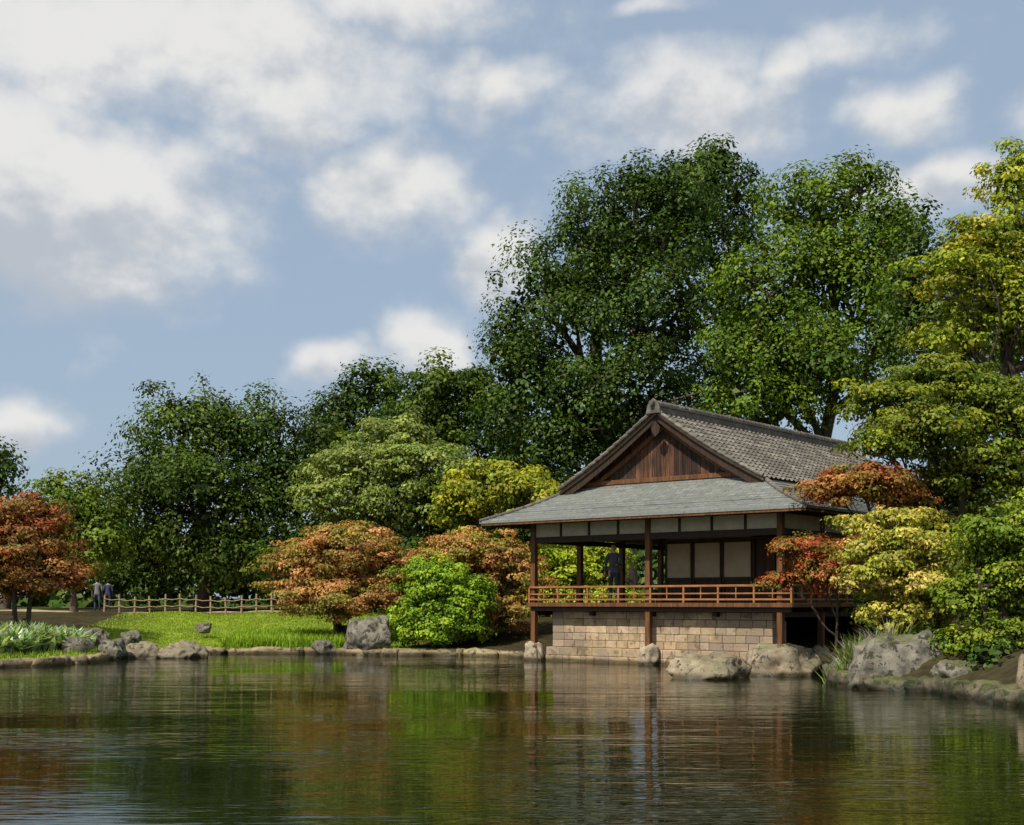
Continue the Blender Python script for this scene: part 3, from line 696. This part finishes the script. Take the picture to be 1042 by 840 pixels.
tree('green_maple',bx(985,34.5),34.5,[(905,408,52,22),(960,390,55,26,.5),(1010,420,55,34),(940,440,62,24,-.5),(895,450,38,16,-1),(1000,475,60,32),(1060,440,50,60),(960,500,55,30,.5)],.42,75,.115,[(.09,.14,.013),(.14,.19,.017),(.22,.25,.022),(.18,.2,.02)],flat=.38,trunk=.16,stems=2,k=1.3,jit=.3)
tree('red_maple',bx(905,34),33.8,[(880,488,46,18),(845,500,32,15),(915,505,35,20,.5)],.33,75,.1,[(.38,.14,.045),(.42,.21,.055),(.23,.19,.03),(.32,.1,.035)],flat=.4,trunk=.08,forks=4,k=1.3)
tree('red_maple',bx(850,32.6),32.4,[(815,558,30,14),(840,580,38,20),(800,590,24,10),(868,560,20,16)],.26,60,.085,RD+[(.2,.17,.03)],flat=.45,trunk=.06,forks=4,k=1.2,fill=.4)
tree('yellow_maple',bx(945,30.6),30.6,[(905,535,45,22),(940,560,55,26,-.5),(900,585,42,22),(955,600,52,26,-.5),(925,625,48,18),(880,560,25,16)],.32,75,.095,[(.48,.43,.07),(.33,.35,.045),(.54,.42,.11),(.2,.25,.03)],flat=.38,trunk=.09,stems=2,k=1.1,fill=.6,jit=.35)
tree('green_maple',bx(1035,27.5),27.5,[(1020,540,48,32),(1040,590,50,40),(985,610,35,30,.5),(1030,650,45,22),(1000,560,34,26,.8),(1080,560,60,80),(975,650,25,14,.5)],.36,75,.095,[(.11,.18,.015),(.17,.24,.02),(.24,.29,.025)],flat=.42,trunk=.14,stems=2,k=1.25,jit=.3)
def mass(name,boxes,cs,lpc,ls,pal,**kw):
    L=[]
    for (px,py,rx,ry,d_) in boxes:
        x,y,z=P(px,py,d_); L.append((x,y,z,rx*d_/F,rx*d_/F*.6,ry*d_/F))
    v,q,c,_=crown(L,cs,lpc,ls,pal,**kw); fast_mesh(name,v,q,c,LEAF)
mass('undergrowth',[(px,585+random.uniform(-8,5),42,30,random.uniform(70,72)) for px in range(135,330,38)]+[(px,585,38,40,57) for px in range(300,560,36)]+[(430,535,60,35,63),(500,550,60,30,62),(560,530,60,50,62),(330,550,50,30,64),(500,470,45,40,68),(530,500,45,40,68),(60,545,40,32,78),(105,545,40,36,78),(20,545,40,32,78)],.7,50,.27,DG,k=1.0)
mass('undergrowth',[(px,py,45,40,38.5) for px,py in ((975,560),(1030,540),(1080,560),(1010,610),(960,620),(1060,620),(1040,480))]+[(920,630,30,18,31.5),(890,620,24,20,32.5),(960,660,40,16,29),(1010,672,40,16,27)],.5,60,.18,DG,k=1.1)
dm=[]
for i in range(46):
    an=math.radians(-100+i*200/45); R_=random.uniform(95,120); hh=random.uniform(4,8); dm.append((math.sin(an)*R_,math.cos(an)*R_,hh*.7,random.uniform(6,9),5,hh*.8))
v,q,c,_=crown(dm,2.2,40,.8,DG,fill=.5,k=1.2); fast_mesh('distant_trees',v,q,c,LEAF)
print('LEAVES',TOTAL[0])
# ---------------------------------------------------------------- light
az=Vector((-.44,-.52,0)).normalized(); EL=math.radians(50)
sd=Vector((az.x*math.cos(EL),az.y*math.cos(EL),math.sin(EL)))
L=bpy.data.lights.new('sun','SUN'); L.energy=5.0; L.angle=math.radians(.5); L.color=(1,.94,.82); lo=link(bpy.data.objects.new('sun',L)); lo.rotation_euler=(-sd).to_track_quat('-Z','Y').to_euler()
# ---------------------------------------------------------------- sky world
w=bpy.data.worlds.new('World'); S.world=w; w.use_nodes=True; nt=w.node_tree; nt.nodes.clear()
try: w.cycles.sampling_method='NONE'
except Exception as ex: print('ws',ex)
sky=N(nt,'ShaderNodeTexSky'); sky.sky_type='NISHITA'; sky.sun_disc=False; sky.sun_elevation=EL; sky.sun_rotation=math.atan2(sd.x,sd.y); sky.dust_density=1.5; sky.air_density=1.0
tc=N(nt,'ShaderNodeTexCoord')
sx=N(nt,'ShaderNodeSeparateXYZ'); nt.links.new(tc.outputs['Generated'],sx.inputs[0])
AZ=M(nt,'ARCTAN2',sx.outputs[0],sx.outputs[1]); ELv=M(nt,'ARCSINE',sx.outputs[2])
def ae(px,py): dx=px-521; return math.atan(dx/F), math.atan((HY-py)/math.hypot(F,dx))
CL=[(40,205,210,100,1.35),(-60,150,200,130,1.1),(150,45,340,78,.95),(410,12,140,45,.8),(290,120,120,48,.72),(395,185,92,70,1.0),(700,115,140,60,1.0),(800,75,55,32,.8),(515,258,46,46,1.0),(500,88,72,34,.8),(435,345,75,38,.95),(335,362,48,26,.9),(870,45,110,34,.62),(925,110,72,34,.8),(950,192,105,30,.95),(670,3,70,18,.7),(12,435,36,28,.95),(1080,120,60,50,.6),(90,282,150,34,.8)]
cb=N(nt,'ShaderNodeCombineXYZ'); nt.links.new(AZ,cb.inputs[0]); setin(nt,cb.inputs[1],M(nt,'MULTIPLY',ELv,1.35))
wn=N(nt,'ShaderNodeTexNoise'); wn.noise_dimensions='2D'; wn.inputs['Scale'].default_value=9; wn.inputs['Detail'].default_value=3; nt.links.new(cb.outputs[0],wn.inputs['Vector'])
sp=N(nt,'ShaderNodeSeparateXYZ'); nt.links.new(wn.outputs['Color'],sp.inputs[0])
a2=M(nt,'MULTIPLY_ADD',M(nt,'SUBTRACT',sp.outputs[0],.5),.08,AZ); e2=M(nt,'MULTIPLY_ADD',M(nt,'SUBTRACT',sp.outputs[1],.5),.05,ELv)
D=None; Gv=None
for (px,py,rx,ry,wt) in CL:
    a0,e0=ae(px,py); qx=M(nt,'MULTIPLY',M(nt,'SUBTRACT',a2,a0),F/rx); qy=M(nt,'MULTIPLY',M(nt,'SUBTRACT',e2,e0),F/ry)
    r2=M(nt,'MULTIPLY_ADD',qx,qx,M(nt,'MULTIPLY',qy,qy)); k_=M(nt,'MULTIPLY',M(nt,'EXPONENT',M(nt,'MULTIPLY',r2,-1.3)),wt)
    gq=M(nt,'MULTIPLY',qy,k_)
    D=k_ if D is None else M(nt,'MAXIMUM',D,k_); Gv=gq if Gv is None else M(nt,'ADD',Gv,gq)
side=MR(nt,M(nt,'ABSOLUTE',AZ),.5,.8,0,.42); top=MR(nt,ELv,.5,.75,0,.35); D=M(nt,'MAXIMUM',D,M(nt,'MAXIMUM',side,top))
def n2d(vec,scale,detail,rough,off=0):
    n=N(nt,'ShaderNodeTexNoise'); n.noise_dimensions='2D'; n.inputs['Scale'].default_value=scale; n.inputs['Detail'].default_value=detail; n.inputs['Roughness'].default_value=rough
    if off:
        ad=N(nt,'ShaderNodeVectorMath',operation='ADD'); nt.links.new(vec,ad.inputs[0]); ad.inputs[1].default_value=(0,off,0); vec=ad.outputs[0]
    nt.links.new(vec,n.inputs['Vector']); return n.outputs['Fac']
fn=n2d(cb.outputs[0],14,6,.54); fn2=n2d(cb.outputs[0],5,2,.5); fb=n2d(cb.outputs[0],14,4,.54,.03)
D0=M(nt,'ADD',D,M(nt,'ADD',M(nt,'MULTIPLY',M(nt,'SUBTRACT',fn,.5),.85),M(nt,'MULTIPLY',M(nt,'SUBTRACT',fn2,.5),.3)))
cov=MR(nt,D0,.12,.82)
lit=MR(nt,M(nt,'ADD',M(nt,'MULTIPLY',M(nt,'SUBTRACT',fn,fb),1.0),M(nt,'MULTIPLY',Gv,.6)),-.42,.2)
ccol=MIXC(nt,lit,(5.0,5.4,6.0,1),(8.4,8.3,8.1,1))
haze=MIXC(nt,.68,sky.outputs[0],(4.2,5.3,6.7,1))
fin=MIXC(nt,M(nt,'MULTIPLY',cov,.95),haze,ccol)
bg=N(nt,'ShaderNodeBackground'); nt.links.new(fin,bg.inputs[0]); bg.inputs[1].default_value=.098
o=N(nt,'ShaderNodeOutputWorld'); nt.links.new(bg.outputs[0],o.inputs[0])
# ---------------------------------------------------------------- camera
cam=bpy.data.cameras.new('camera'); co=link(bpy.data.objects.new('camera',cam)); co.location=(0,0,H); co.rotation_euler=(math.radians(90),0,0)
cam.sensor_width=36; cam.lens=F/1042*36; cam.shift_y=(HY-420)/1042; cam.clip_end=6000; cam.clip_start=.1
S.camera=co
